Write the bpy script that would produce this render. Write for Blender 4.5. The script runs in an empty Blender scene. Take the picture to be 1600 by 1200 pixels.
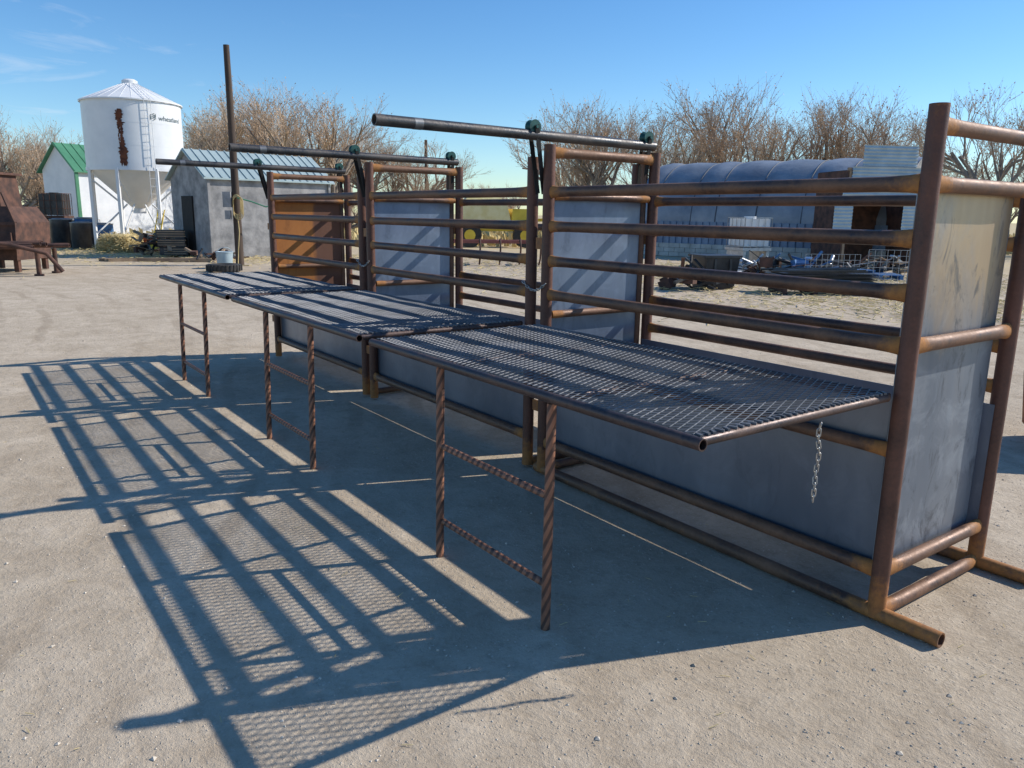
import bpy, math, random
from mathutils import Vector, Matrix, noise as mnoise
random.seed(7)
C=bpy.context.scene.collection
# ------------------------------------------------------------------ survey numbers (metres)
YAW=math.radians(-36.29); PITCH=math.radians(12.35); ROLL=math.radians(0.877)
CAM=Vector((-1.507,3.036,1.656))
P=2.44; GAP=.16; E=P-GAP; W=.90; H=2.075
ZR=[1.791,1.585,1.377,1.169]; ZB=.219; ZM=.741; ZC=.972; YC=1.194; LC=2.254
SAZ=math.radians(68.97); SEL=math.radians(35.55)
FW=Vector((math.cos(YAW),math.sin(YAW),0)); RT=Vector((math.sin(YAW),-math.cos(YAW),0))
def G(D,S,z=0): return Vector((CAM.x,CAM.y,0))+FW*D+RT*S+Vector((0,0,z))
SITE=YAW-math.pi/2
# ------------------------------------------------------------------ materials
def newmat(name):
    m=bpy.data.materials.new(name); m.use_nodes=True
    nt=m.node_tree; b=nt.nodes['Principled BSDF']; return m,nt,b
def N(nt,t,**k):
    n=nt.nodes.new(t)
    for a,v in k.items():
        if a in n.inputs: n.inputs[a].default_value=v
        else: setattr(n,a,v)
    return n
def coord(nt,scale=(1,1,1),kind='Object'):
    tc=N(nt,'ShaderNodeTexCoord'); mp=N(nt,'ShaderNodeMapping'); mp.inputs['Scale'].default_value=scale
    nt.links.new(tc.outputs[kind],mp.inputs[0]); return mp.outputs[0]
def noise(nt,vec,scale,detail=6,rough=.6,dist=0):
    n=N(nt,'ShaderNodeTexNoise'); n.inputs['Scale'].default_value=scale; n.inputs['Detail'].default_value=detail
    n.inputs['Roughness'].default_value=rough; n.inputs['Distortion'].default_value=dist
    nt.links.new(vec,n.inputs['Vector']); return n.outputs['Fac']
def ramp(nt,fac,stops):
    r=N(nt,'ShaderNodeValToRGB'); cr=r.color_ramp
    while len(cr.elements)<len(stops): cr.elements.new(.5)
    for el,(p,c) in zip(cr.elements,stops):
        el.position=p; el.color=(c,c,c,1) if not hasattr(c,'__len__') else (*c,1)
    nt.links.new(fac,r.inputs[0]); return r.outputs[0]
def mix(nt,fac,a,b,mode='MIX'):
    m=N(nt,'ShaderNodeMix',data_type='RGBA',blend_type=mode)
    for s,v in ((0,fac),(6,a),(7,b)):
        if hasattr(v,'is_linked') or hasattr(v,'links'): nt.links.new(v,m.inputs[s])
        elif s==0: m.inputs[0].default_value=v
        else: m.inputs[s].default_value=(*v,1)
    return m.outputs[2]
def math_(nt,op,a,b=None,clamp=False):
    m=N(nt,'ShaderNodeMath',operation=op); m.use_clamp=clamp
    for i,v in enumerate((a,b)):
        if v is None: continue
        if hasattr(v,'links'): nt.links.new(v,m.inputs[i])
        else: m.inputs[i].default_value=v
    return m.outputs[0]
def bump(nt,b,h,strength,dist=.01):
    n=N(nt,'ShaderNodeBump'); n.inputs['Strength'].default_value=strength; n.inputs['Distance'].default_value=dist
    nt.links.new(h,n.inputs['Height']); nt.links.new(n.outputs[0],b.inputs['Normal'])
def simple(name,c1,c2,scale=3,rough=.7,metal=0,bs=.2,bd=.01,vscale=(1,1,1),lo=.35,hi=.65):
    m,nt,b=newmat(name); v=coord(nt,vscale); f=noise(nt,v,scale)
    col=ramp(nt,f,[(lo,c1),(hi,c2)]); nt.links.new(col,b.inputs['Base Color'])
    b.inputs['Roughness'].default_value=rough; b.inputs['Metallic'].default_value=metal
    if bs: bump(nt,b,noise(nt,v,scale*6),bs,bd)
    return m
def rustpipe(name,dark,brown,orange,mid=.5,metal=.35,spiral=False):
    m,nt,b=newmat(name); v=coord(nt)
    big=noise(nt,v,3.2,8,.62,.5); fine=noise(nt,v,60,5,.7)
    s=math_(nt,'ADD',big,math_(nt,'MULTIPLY',math_(nt,'SUBTRACT',fine,.5),.4))
    col=ramp(nt,s,[(mid-.2,dark),(mid+.08,brown),(mid+.28,tuple(c*1.4 for c in brown))])
    at=N(nt,'ShaderNodeAttribute',attribute_name='rust'); 
    rf=math_(nt,'ADD',at.outputs['Fac'],math_(nt,'MULTIPLY',math_(nt,'SUBTRACT',noise(nt,v,20,6,.75),.5),1.8))
    rf=ramp(nt,rf,[(.36,0.),(.85,.95)])
    oc=mix(nt,noise(nt,v,38,6,.7),tuple(c*.45 for c in orange),tuple(c*1.35 for c in orange))
    col=mix(nt,rf,col,oc)
    h=fine
    if spiral:
        wv=N(nt,'ShaderNodeTexWave',wave_type='BANDS',bands_direction='DIAGONAL'); wv.inputs['Scale'].default_value=9; wv.inputs['Distortion'].default_value=.6
        nt.links.new(coord(nt,(1.6,1.6,1.0)),wv.inputs['Vector'])
        col=mix(nt,ramp(nt,wv.outputs['Fac'],[(.25,.8),(.6,0.)]),col,(.045,.028,.025))
        h=math_(nt,'ADD',math_(nt,'MULTIPLY',wv.outputs['Fac'],1.5),fine)
    nt.links.new(col,b.inputs['Base Color'])
    mt=math_(nt,'MULTIPLY',ramp(nt,s,[(mid-.15,1.),(mid+.15,.2)]),metal*1.6)
    mt=math_(nt,'MULTIPLY',mt,math_(nt,'SUBTRACT',1.,rf),True)
    nt.links.new(mt,b.inputs['Metallic'])
    rr=math_(nt,'ADD',ramp(nt,s,[(mid-.15,.38),(mid+.15,.68)]),math_(nt,'MULTIPLY',rf,.25),True); nt.links.new(rr,b.inputs['Roughness'])
    bump(nt,b,h,.35,.004); return m
M={}
M['pipe']=rustpipe('rusty_pipe',(.065,.045,.042),(.18,.093,.054),(.42,.18,.05),.48)
M['post']=rustpipe('rusty_post',(.05,.028,.026),(.135,.057,.037),(.38,.155,.045),.46,.22)
M['track']=rustpipe('dark_track_pipe',(.062,.066,.072),(.10,.088,.08),(.14,.085,.05),.58,.45)
M['frame']=rustpipe('dark_frame_pipe',(.055,.045,.048),(.12,.075,.06),(.18,.09,.05),.54,.4)
M['leg']=rustpipe('rusty_leg',(.12,.06,.045),(.30,.135,.078),(.32,.16,.075),.42,.12,True)
def sheet(name,c1,c2,stain,stainlevel,metal=.55,rough=.38,smear=.35,scuff=.35):
    m,nt,b=newmat(name); v=coord(nt); vs=coord(nt,(1,1,.28))
    f=noise(nt,vs,1.6,6,.55,.8); f2=noise(nt,v,5,7,.65,.9); f3=noise(nt,coord(nt,(9,9,.6)),3,4,.6); f4=noise(nt,coord(nt,(2.0,2.0,.9)),3.2,8,.7,1.8)
    col=ramp(nt,f,[(.32,c1),(.68,c2)])
    col=mix(nt,ramp(nt,f2,[(.50,0.),(.72,smear)]),col,tuple(min(1,c*1.6) for c in c2))
    at=N(nt,'ShaderNodeAttribute',attribute_name='rust')
    sf=math_(nt,'ADD',math_(nt,'MULTIPLY',at.outputs['Fac'],stainlevel),math_(nt,'MULTIPLY',math_(nt,'SUBTRACT',noise(nt,vs,3.0,7,.65,.5),.5),1.7))
    sf=ramp(nt,sf,[(.38,0.),(.95,.85)])
    col=mix(nt,sf,col,stain)
    col=mix(nt,ramp(nt,f4,[(.54,0.),(.66,scuff)]),col,tuple(c*.42 for c in c1))
    nt.links.new(col,b.inputs['Base Color'])
    b.inputs['Metallic'].default_value=metal
    r=math_(nt,'ADD',math_(nt,'MULTIPLY',f3,.22),rough-.1); nt.links.new(r,b.inputs['Roughness'])
    bump(nt,b,noise(nt,v,1.6,2),.35,.03); return m
M['sheet']=sheet('mill_steel_sheet',(.155,.172,.21),(.23,.25,.295),(.25,.15,.07),.12,.5,.33,.2,.2)
M['endsheet']=sheet('stained_steel_sheet',(.14,.17,.215),(.25,.275,.31),(.46,.32,.18),1.25,.4,.42,.5,.7)
M['gatesheet']=sheet('gate_steel_sheet',(.12,.16,.23),(.20,.25,.34),(.34,.26,.20),.2,.45,.40,.3,.3)
M['rustsheet']=sheet('orange_rusty_sheet',(.33,.12,.03),(.42,.165,.04),(.10,.05,.04),1.5,.05,.8,.15,.35)
M['mesh']=simple('bare_expanded_steel',(.115,.12,.13),(.205,.21,.225),5,.52,.5,0)
M['chain']=simple('zinc_chain',(.35,.34,.33),(.5,.49,.47),30,.4,.8,0)
M['green']=simple('green_cast_pulley',(.01,.05,.045),(.02,.10,.085),20,.45,.2,0)
M['black']=simple('black_inside',(.01,.01,.01),(.02,.018,.016),5,.8,0,0)
M['clamp']=simple('worn_bright_band',(.16,.165,.17),(.26,.26,.26),30,.45,.7,0)
def groundmat():
    m,nt,b=newmat('packed_dirt'); v=coord(nt)
    big=noise(nt,v,.35,5,.55,.5); mid=noise(nt,v,2.4,9,.72,.4); lump=noise(nt,v,13,6,.7); fine=noise(nt,v,48,6,.75); vf=noise(nt,v,190,3,.7)
    col=ramp(nt,big,[(.3,(.50,.41,.30)),(.7,(.62,.52,.395))])
    col=mix(nt,ramp(nt,mid,[(.34,.7),(.58,0.)]),col,(.39,.31,.22))
    col=mix(nt,ramp(nt,mid,[(.58,0.),(.72,.6)]),col,(.70,.59,.45))
    wv=N(nt,'ShaderNodeTexWave',wave_type='RINGS',rings_direction='Z'); wv.inputs['Scale'].default_value=.55; wv.inputs['Distortion'].default_value=2.5; wv.inputs['Detail'].default_value=3
    mp=N(nt,'ShaderNodeMapping'); mp.inputs['Location'].default_value=(-14,-22,0); nt.links.new(v,mp.inputs[0]); nt.links.new(mp.outputs[0],wv.inputs['Vector'])
    scf=math_(nt,'MULTIPLY',ramp(nt,wv.outputs['Fac'],[(.82,0.),(.95,.5)]),ramp(nt,noise(nt,v,.8,4,.6),[(.45,0.),(.6,1.)]))
    col=mix(nt,scf,col,(.35,.275,.195))
    col=mix(nt,ramp(nt,lump,[(.32,.5),(.50,0.)]),col,(.33,.26,.185))
    patch=ramp(nt,noise(nt,v,1.1,5,.6),[(.35,.3),(.65,1.)])
    col=mix(nt,math_(nt,'MULTIPLY',ramp(nt,fine,[(.54,0.),(.70,.6)]),patch),col,(.76,.67,.54))
    col=mix(nt,ramp(nt,fine,[(.27,.8),(.42,0.)]),col,(.24,.185,.13))
    vo=N(nt,'ShaderNodeTexVoronoi'); vo.inputs['Scale'].default_value=62; nt.links.new(v,vo.inputs['Vector'])
    peb=ramp(nt,vo.outputs['Distance'],[(.14,1.),(.3,0.)])
    gate=ramp(nt,noise(nt,v,26,3,.6),[(.53,0.),(.62,1.)])
    pf=math_(nt,'MULTIPLY',math_(nt,'MULTIPLY',peb,gate),patch)
    pcol=mix(nt,noise(nt,v,33,1),(.34,.29,.24),(.74,.67,.57))
    col=mix(nt,math_(nt,'MULTIPLY',pf,.75),col,pcol)
    ln=N(nt,'ShaderNodeVectorMath',operation='LENGTH'); nt.links.new(v,ln.inputs[0])
    dd=math_(nt,'MULTIPLY',ln.outputs['Value'],.01)
    sf=math_(nt,'ADD',dd,math_(nt,'MULTIPLY',math_(nt,'SUBTRACT',noise(nt,v,.22,6,.7),.5),.6))
    sf=ramp(nt,sf,[(.22,0.),(.42,1.)])
    sc=mix(nt,noise(nt,v,1.5,6,.7),(.42,.32,.18),(.70,.58,.35))
    col=mix(nt,sf,col,sc)
    nt.links.new(col,b.inputs['Base Color']); b.inputs['Roughness'].default_value=.95
    b.inputs['Specular IOR Level'].default_value=.1
    h=math_(nt,'ADD',math_(nt,'MULTIPLY',mid,1.2),math_(nt,'ADD',math_(nt,'MULTIPLY',fine,.45),math_(nt,'ADD',math_(nt,'MULTIPLY',vf,.18),math_(nt,'ADD',math_(nt,'MULTIPLY',lump,.75),math_(nt,'MULTIPLY',pf,.55)))))
    bump(nt,b,h,.7,.02); return m
M['ground']=groundmat()
M['stone']=simple('gravel_stone',(.33,.28,.22),(.68,.61,.51),8,.85,0,0)
M['straw']=simple('dry_straw',(.50,.39,.17),(.76,.62,.33),20,.85,0,0)
M['white']=simple('white_painted_steel',(.70,.71,.71),(.80,.80,.79),1.2,.45,0,0)
M['whitewall']=simple('white_wall_cladding',(.68,.70,.72),(.78,.79,.80),1.5,.55,0,.05)
M['stain']=simple('dark_rust_streak',(.05,.015,.01),(.19,.06,.025),6,.85,0,0)
M['greenroof']=simple('green_metal_roof',(.06,.20,.11),(.09,.27,.15),1,.45,.1,0)
M['greytin']=simple('weathered_grey_wall',(.18,.18,.18),(.38,.37,.36),2.2,.85,0,.4,.02)
M['tealroof']=simple('pale_ribbed_roof',(.34,.43,.43),(.44,.53,.52),1.2,.5,.2,0)
M['pole']=simple('weathered_pole_wood',(.04,.027,.022),(.10,.07,.05),5,.9,0,.4,.02,(1,1,.1))
M['wood']=simple('old_board_wood',(.22,.15,.10),(.40,.29,.19),4,.85,0,.3,.01,(.3,3,1))
M['oldrust']=simple('deep_rust',(.055,.032,.026),(.15,.072,.048),4,.85,.1,.3)
M['orust']=simple('orange_rust',(.22,.09,.04),(.40,.17,.07),5,.85,.1,.3)
M['tyre']=simple('tyre_rubber',(.02,.02,.02),(.05,.045,.04),8,.8,0,.3)
M['blackplastic']=simple('black_plastic',(.014,.015,.018),(.045,.046,.05),3,.4,0,0)
M['bluegrey']=simple('faded_blue_grey_cover',(.14,.17,.21),(.31,.34,.38),.55,.5,.1,.25,.06)
M['seam']=simple('dark_roof_seam',(.06,.07,.09),(.10,.11,.13),2,.6,0,0)
M['bluetin']=simple('blue_sheet_cladding',(.12,.17,.25),(.19,.26,.36),1,.45,.1,.1)
M['block']=simple('concrete_block',(.40,.38,.34),(.56,.53,.48),2,.9,0,.3)
M['galv']=simple('galvanized_corrugated',(.32,.41,.45),(.45,.54,.57),2,.45,.15,0)
M['yellow']=simple('yellow_paint',(.62,.42,.03),(.75,.55,.05),2,.5,0,0)
M['cream']=simple('yellow_cream_paint',(.66,.54,.22),(.78,.68,.36),2,.5,0,0)
M['bluepaint']=simple('blue_pallet_paint',(.03,.10,.25),(.06,.18,.38),6,.7,0,0)
M['silver']=simple('scrap_aluminium',(.35,.36,.38),(.55,.56,.58),6,.4,.5,0)
M['red']=simple('faded_red',(.22,.06,.045),(.34,.11,.08),6,.6,0,0)
M['bark']=simple('grey_brown_bark',(.19,.155,.125),(.36,.30,.24),8,.9,0,0)
M['twig']=simple('bare_twigs',(.34,.25,.175),(.56,.425,.30),1.2,.85,0,0)
M['bud']=simple('tan_brown_buds',(.50,.31,.17),(.70,.47,.28),1.2,.85,0,0)
M['letter']=simple('grey_green_lettering',(.08,.115,.115),(.11,.15,.15),5,.6,0,0)
M['glass']=simple('dark_window',(.02,.025,.03),(.04,.05,.06),2,.15,0,0)
M['hose']=simple('tan_hose',(.45,.33,.14),(.6,.45,.2),5,.6,0,0)
M['greenhose']=simple('green_hose',(.05,.2,.12),(.08,.28,.16),5,.6,0,0)
# ------------------------------------------------------------------ mesh builder
class MB:
    def __init__(s): s.v=[];s.f=[];s.r=[];s.mi=[];s.sm=[]
    def add(s,vs,fs,mat=0,smooth=False,rust=None):
        b=len(s.v); s.v+= [tuple(x) for x in vs]; s.r+= rust if rust else [0]*len(vs)
        for f in fs: s.f.append(tuple(i+b for i in f)); s.mi.append(mat); s.sm.append(smooth)
    def tube(s,pts,rad,n=12,rust=None,mat=0,cap=True,smooth=True,open0=False,open1=False,flat=None):
        pts=[Vector(p) for p in pts]; m=len(pts)
        if not hasattr(rad,'__len__'): rad=[rad]*m
        rust=rust or [0]*m
        vs=[];rs=[]
        t=(pts[1]-pts[0]).normalized(); up=Vector((0,0,1)) if abs(t.z)<.9 else Vector((1,0,0))
        a=t.cross(up).normalized()
        for i,p in enumerate(pts):
            if i==0: t=(pts[1]-pts[0])
            elif i==m-1: t=pts[-1]-pts[-2]
            else: t=(pts[i+1]-pts[i-1])
            t.normalize(); a=(a-t*a.dot(t)).normalized(); bb=t.cross(a)
            fl=flat[i] if flat else 1
            for k in range(n):
                an=2*math.pi*k/n; vs.append(p+a*(math.cos(an)*rad[i]*fl)+bb*(math.sin(an)*rad[i]*(2-fl if fl<1 else 1))); rs.append(rust[i])
        fs=[(i*n+k,i*n+(k+1)%n,(i+1)*n+(k+1)%n,(i+1)*n+k) for i in range(m-1) for k in range(n)]
        s.add(vs,fs,mat,smooth,rs)
        for end,op in ((0,open0),(1,open1)):
            c=pts[-1] if end else pts[0]; ring=vs[(m-1)*n:] if end else vs[:n]
            tt=(pts[-1]-pts[-2]).normalized() if end else (pts[0]-pts[1]).normalized()
            if op:
                inner=[c+(v-c)*.8 for v in ring]; deep=[v-tt*.15 for v in inner]
                fs=[(k,(k+1)%n,n+(k+1)%n,n+k) for k in range(n)]; fs2=[(n+k,n+(k+1)%n,2*n+(k+1)%n,2*n+k) for k in range(n)]
                s.add(ring+inner+deep,fs+fs2+[tuple(range(2*n,3*n))],mat,False,[.3]*(3*n))
            elif cap: s.add(ring,[tuple(range(n))],mat,False,[rust[-1 if end else 0]]*n)
    def pipe(s,p0,p1,r,n=14,mat=0,orust=(1,1),squash=False,**k):
        p0=Vector(p0);p1=Vector(p1);L=(p1-p0).length;d=(p1-p0)/L
        e1=min(.05,L*.2);e2=min(.15,L*.4)
        ts=[0,e1,e2,L/2,L-e2,L-e1,L]
        ru=[orust[0],orust[0]*.75,0,0,0,orust[1]*.75,orust[1]]
        fl=[.72,.9,1,1,1,.9,.72] if squash else None
        s.tube([p0+d*t for t in ts],r,n,ru,mat,flat=fl,**k)
    def box(s,c,sz,rot=0,mat=0,rust=None,tilt=None):
        c=Vector(c);x,y,z=sz[0]/2,sz[1]/2,sz[2]/2
        R=Matrix.Rotation(rot,3,'Z')
        if tilt: R=R@Matrix.Rotation(tilt[0],3,tilt[1])
        vs=[c+R@Vector((i*x,j*y,k*z)) for k in(-1,1) for j in(-1,1) for i in(-1,1)]
        s.add(vs,[(0,2,3,1),(4,5,7,6),(0,1,5,4),(2,6,7,3),(0,4,6,2),(1,3,7,5)],mat,False,rust)
    def bar(s,p0,p1,w,h,mat=0,n=None):
        p0=Vector(p0);p1=Vector(p1);t=(p1-p0).normalized()
        up=Vector(n) if n else (Vector((0,0,1)) if abs(t.z)<.95 else Vector((1,0,0)))
        a=t.cross(up).normalized()*w/2;b=a.cross(t).normalized()*h/2
        vs=[p0-a-b,p0+a-b,p0+a+b,p0-a+b,p1-a-b,p1+a-b,p1+a+b,p1-a+b]
        s.add(vs,[(0,1,2,3),(7,6,5,4),(0,4,5,1),(1,5,6,2),(2,6,7,3),(3,7,4,0)],mat)
    def torus(s,c,R,r,nrm,n=24,m=8,mat=0,stretch=None):
        nrm=Vector(nrm).normalized(); a=nrm.orthogonal().normalized(); b=nrm.cross(a)
        if stretch: a=Vector(stretch[0]).normalized(); b=nrm.cross(a)
        c=Vector(c);vs=[]
        for i in range(n):
            t=2*math.pi*i/n
            d=a*math.cos(t)+b*math.sin(t); ctr=c+d*R+ (a*(stretch[1]*(1 if math.cos(t)>0 else -1)) if stretch else Vector())
            for j in range(m):
                u=2*math.pi*j/m; vs.append(ctr+d*(math.cos(u)*r)+nrm*(math.sin(u)*r))
        s.add(vs,[(i*m+j,((i+1)%n)*m+j,((i+1)%n)*m+(j+1)%m,i*m+(j+1)%m) for i in range(n) for j in range(m)],mat,True)
    def mesh(s,name,mats):
        me=bpy.data.meshes.new(name); me.from_pydata(s.v,[],s.f)
        for m in mats: me.materials.append(M[m] if isinstance(m,str) else m)
        me.polygons.foreach_set('material_index',s.mi); me.polygons.foreach_set('use_smooth',s.sm)
        at=me.attributes.new('rust','FLOAT','POINT'); at.data.foreach_set('value',[float(x) for x in s.r])
        me.update(); return me
def thing(name,label,cat,loc,rot=0,group=None,kind=None):
    o=bpy.data.objects.new(name,None); o.empty_display_size=.2; o.location=loc; o.rotation_euler=(0,0,rot); C.objects.link(o)
    o['label']=label;o['category']=cat
    if group:o['group']=group
    if kind:o['kind']=kind
    return o
def part(name,mb,mats,parent=None,label=None,me=None):
    me=me or mb.mesh(name,mats); o=bpy.data.objects.new(name,me); C.objects.link(o)
    if parent: o.parent=parent
    if label:o['label']=label
    return o
def solo(name,mb,mats,loc,label,cat,rot=0,group=None,kind=None):
    o=part(name,mb,mats); o.location=loc;o.rotation_euler=(0,0,rot);o['label']=label;o['category']=cat
    if group:o['group']=group
    if kind:o['kind']=kind
    return o
# ------------------------------------------------------------------ expanded metal deck (shared mesh)
def deckmesh():
    mb=MB(); sw=.033;lw=.076; x0=.04;x1=x0+LC-.03;y0=.06;y1=YC-.015
    nx=int((x1-x0)/(sw/2)); ny=int((y1-y0)/(lw/2)); fy=(y1-y0)/ny; fx=(x1-x0)/nx
    for i in range(nx):
        for j in range(ny+1):
            if (i+j)%2: continue
            for dj in(-1,1):
                if not 0<=j+dj<=ny: continue
                def zz(a,b_): return ZC+.014+.007*mnoise.noise(Vector((a*.05,b_*.12,0)))
                p0=Vector((x0+i*fx,y0+j*fy,zz(i,j))); p1=Vector((x0+(i+1)*fx,y0+(j+dj)*fy,zz(i+1,j+dj)))
                mb.bar(p0,p1,.0054,.0030,n=(.5,0,1))
    return mb.mesh('deck_mesh',['mesh'])
DECK=deckmesh()
def sheetbox(mb,a,b,th,axis,nz=6,nx=6,rfun=None):
    (u0,z0,k),(u1,z1,_)=a,b
    for side in(-1,1):
        vs=[];rs=[]
        for j in range(nz+1):
            for i in range(nx+1):
                u=u0+(u1-u0)*i/nx; z=z0+(z1-z0)*j/nz; w=k+side*th/2+.004*mnoise.noise(Vector((u*2,z*2,k)))
                vs.append((u,w,z) if axis=='x' else (w,u,z)); rs.append(rfun(j/nz,i/nx) if rfun else 0)
        mb.add(vs,[(j*(nx+1)+i,j*(nx+1)+i+1,(j+1)*(nx+1)+i+1,(j+1)*(nx+1)+i) for j in range(nz) for i in range(nx)],0,True,rs)
    c=((u0+u1)/2,k) ; 
    if axis=='x':
        mb.box((c[0],k,z1),(abs(u1-u0),th,.002)); mb.box((u0,k,(z0+z1)/2),(.002,th,z1-z0)); mb.box((u1,k,(z0+z1)/2),(.002,th,z1-z0))
    else:
        mb.box((k,c[0],z1),(th,abs(u1-u0),.002)); mb.box((k,u0,(z0+z1)/2),(th,.002,z1-z0)); mb.box((k,u1,(z0+z1)/2),(th,.002,z1-z0))
def chain(pts,link=.03,r=.0035):
    mb=MB(); 
    for i in range(len(pts)-1):
        a=Vector(pts[i]);b=Vector(pts[i+1]);d=(b-a).normalized(); nn=d.orthogonal().normalized()
        if i%2: nn=d.cross(nn)
        mb.torus((a+b)/2,link*.26,r,nn,16,6,0,(d,link*.34))
    return mb
def section(i):
    labs=["rusty pipe cattle alley section with solid end panel and mesh catwalk",
          "rusty pipe cattle alley section with blue grey sheet gate",
          "rusty pipe cattle alley section with orange rusty sheet gate"]
    T=thing('cattle_alley_section',labs[i],'livestock chute',(i*P,0,0),group='cattle alley sections standing in a row')
    R=random.Random(i+3)
    for (x,y) in((0,0),(E,0),(0,-W),(E,-W)):
        mb=MB(); h=H if (x==0 and i==0) else 2.065
        if x==0 and i>0: h=2.0
        zs=[.02,.1,.17,.26,.8,1.3,1.75,1.95,h]; mb.tube([(x,y,z) for z in zs],.036,18,[1,.9,.6,.2,0,0,.2,.1,.4],0)
        part('post',mb,['post'],T)
    for z in ZR+[ZM,ZB]:
        mb=MB(); mb.pipe((.03,0,z),(E-.03,0,z+R.uniform(-.004,.004)),.030 if z!=ZM else .027,16,squash=True)
        part('side_rail',mb,['pipe'],T)
    for z in (1.75,1.555,1.09,.90,ZB):
        mb=MB(); mb.pipe((.03,-W,z),(E-.03,-W,z),.028,14,squash=True); part('side_rail',mb,['pipe'],T)
    for y,xa,xb in((0,-.27 if i==0 else -.06,E+.06),(-W,-.26 if i==0 else -.06,E+.06)):
        mb=MB(); ts=[xa,-.06,.0,.07,.16,E/2,E-.15,E,xb]; mb.tube([(t,y,.032) for t in ts],.032,16,[.7,.9,1,.8,.3,.2,.3,.9,.6],0,open0=(i==0),open1=(i==2))
        part('skid',mb,['pipe'],T)
    mb=MB(); sheetbox(mb,(.0,.20,-.040),(E,.945,0),.003,'x'); part('side_sheet',mb,['sheet'],T,'dark grey steel sheet')
    mb=MB(); sheetbox(mb,(.0,.20,-W+.040),(E,.82,0),.003,'x'); part('side_sheet',mb,['sheet'],T)
    if i==0:
        for z in(2.0,1.79,1.169,ZB,.035):
            mb=MB(); mb.pipe((0,-.03,z),(0,-W+.03,z),.03,16,squash=True,orust=(1.1,1.1)); part('cross_rail',mb,['pipe'],T)
        mb=MB(); sheetbox(mb,(.0,.20,.042),(-W+.06,1.77,0),.003,'y',10,4,lambda t,u:max(0,min(.7,(t-.5)*2.5))); part('end_panel',mb,['endsheet'],T,'pale stained steel end panel')
    for z in(2.02,ZB): 
        mb=MB(); mb.pipe((E,-.03,z),(E,-W+.03,z),.03,14,squash=True); part('cross_rail',mb,['pipe'],T)
    mb=MB()
    xx=0 if i else E
    mb.pipe((xx,-.03,.035),(xx,-W+.03,.035),.028,12); part('cross_rail',mb,['pipe'],T)
    mb=MB(); sheetbox(mb,(-.05,.22,E+.036),(-W+.07,1.75,0),.003,'y',8,6,(lambda t,u:.9 if u>.55 else 0) if i==2 else (lambda t,u:.5*t))
    gate=part('sliding_gate',mb,['rustsheet' if i==2 else 'gatesheet'],T,'orange rusty sheet gate' if i==2 else 'blue grey sheet gate')
    mb=MB()
    for z in(1.765,1.04): mb.pipe((E,-.04,z),(E,-W+.05,z),.024,12,orust=(1.2,1.2))
    mb.pipe((E+.036,-W+.06,.2),(E+.036,-W+.06,2.07),.022,10,orust=(.3,.3)); part('gate_frame',mb,['pipe'],gate)
    mb=MB(); zt=2.105; mb.pipe((E,1.155,zt+.012),(E,-W+.02,zt),.030,18,orust=(.1,.4),open0=True,open1=True)
    mb.tube([(E,.93,zt+.01),(E,.88,zt+.01)],.0308,18,mat=1,cap=True)
    part('gate_track',mb,['track','clamp'],T,'long pipe track sticking out sideways')
    for y,dx in((.13,.0),(-W+.09,.0)):
        mb=MB(); c=Vector((E+dx,y,zt+.05))
        mb.tube([c+Vector((-.024,0,0)),c+Vector((-.018,0,0)),c+Vector((-.006,0,0)),c+Vector((.006,0,0)),c+Vector((.018,0,0)),c+Vector((.024,0,0))],[.042,.040,.026,.026,.040,.042],18)
        mb.tube([c+Vector((-.045,0,0)),c+Vector((.06,0,0))],.010,8)
        for sx in(-.036,.036):
            mb.bar(c+Vector((sx,0,.01)),(E+.08+sx*.8,(0 if y>0 else -W+.04),1.78),.030,.006,1,n=(1,0,0))
        part('track_roller',mb,['green','black'],T)
    for y in(0,-W):
        for z in (.45,1.48) if y==0 else (.5,1.5): mb=MB(); mb.box((E+.05,y+.02,z),(.07,.012,.07),0,0,[.8]*8); part('hinge_lug',mb,['post'],T)
    mb=MB(); r=.021; z=ZC-.005
    mb.pipe((.0,YC,z),(LC+.03,YC,z),r,16,orust=(.3,.3),open0=True,open1=True)
    mb.pipe((.03,.055,z),(LC-.0,.055,z),r*.9,12,orust=(.3,.3))
    for x in(.035,LC-.01): mb.pipe((x,.06,z),(x,YC-.015,z),r*.85,12,orust=(.6,.4))
    for x in(.745,1.56): mb.pipe((x,.06,z-.008),(x,YC-.015,z-.008),.016,10,orust=(.3,.3))
    for k in range(34):
        for x in(.035,LC-.01): mb.box((x+.004,.08+k*.033,z+.02),(.03,.010,.008),R.uniform(-.6,.6),1)
    cat=part('catwalk',mb,['frame','mesh'],T,'dark expanded metal platform on pipe frame')
    part('deck_mesh',None,None,cat,me=DECK)
    mb=MB(); xs=(.745,1.58); yl=YC-.012
    dz=[-.02,.0,.012][i]
    for x in xs:
        m=40; pts=[(x+dz*(.5-k/m),yl+.02*(1-k/m),.0+k/m*(ZC-.03)) for k in range(m+1)]
        mb.tube(pts,.0195,12,[.25*(1 if k<3 else 0) for k in range(m+1)])
    for zz in(.565,.185): mb.pipe((xs[0]+.01,yl+.008,zz),(xs[1]-.01,yl+.008,zz),.015,10,orust=(.5,.5))
    part('leg_frame',mb,['leg'],cat)
    if i==0:
        pts=[(.0+.003*math.sin(k),.56+.005*math.sin(k*.7),ZC-.03-k*.0225) for k in range(14)]
        part('chain',chain(pts,.027,.0025),['chain'],cat,'short zinc chain hanging from the end')
    if i<2:
        pts=[(E-.045+.235*k/11,.045,1.24-.05*math.sin(math.pi*k/11)) for k in range(12)]
        part('chain',chain(pts,.025,.0027),['chain'],T)
    return T
for i in range(3): section(i)
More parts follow.
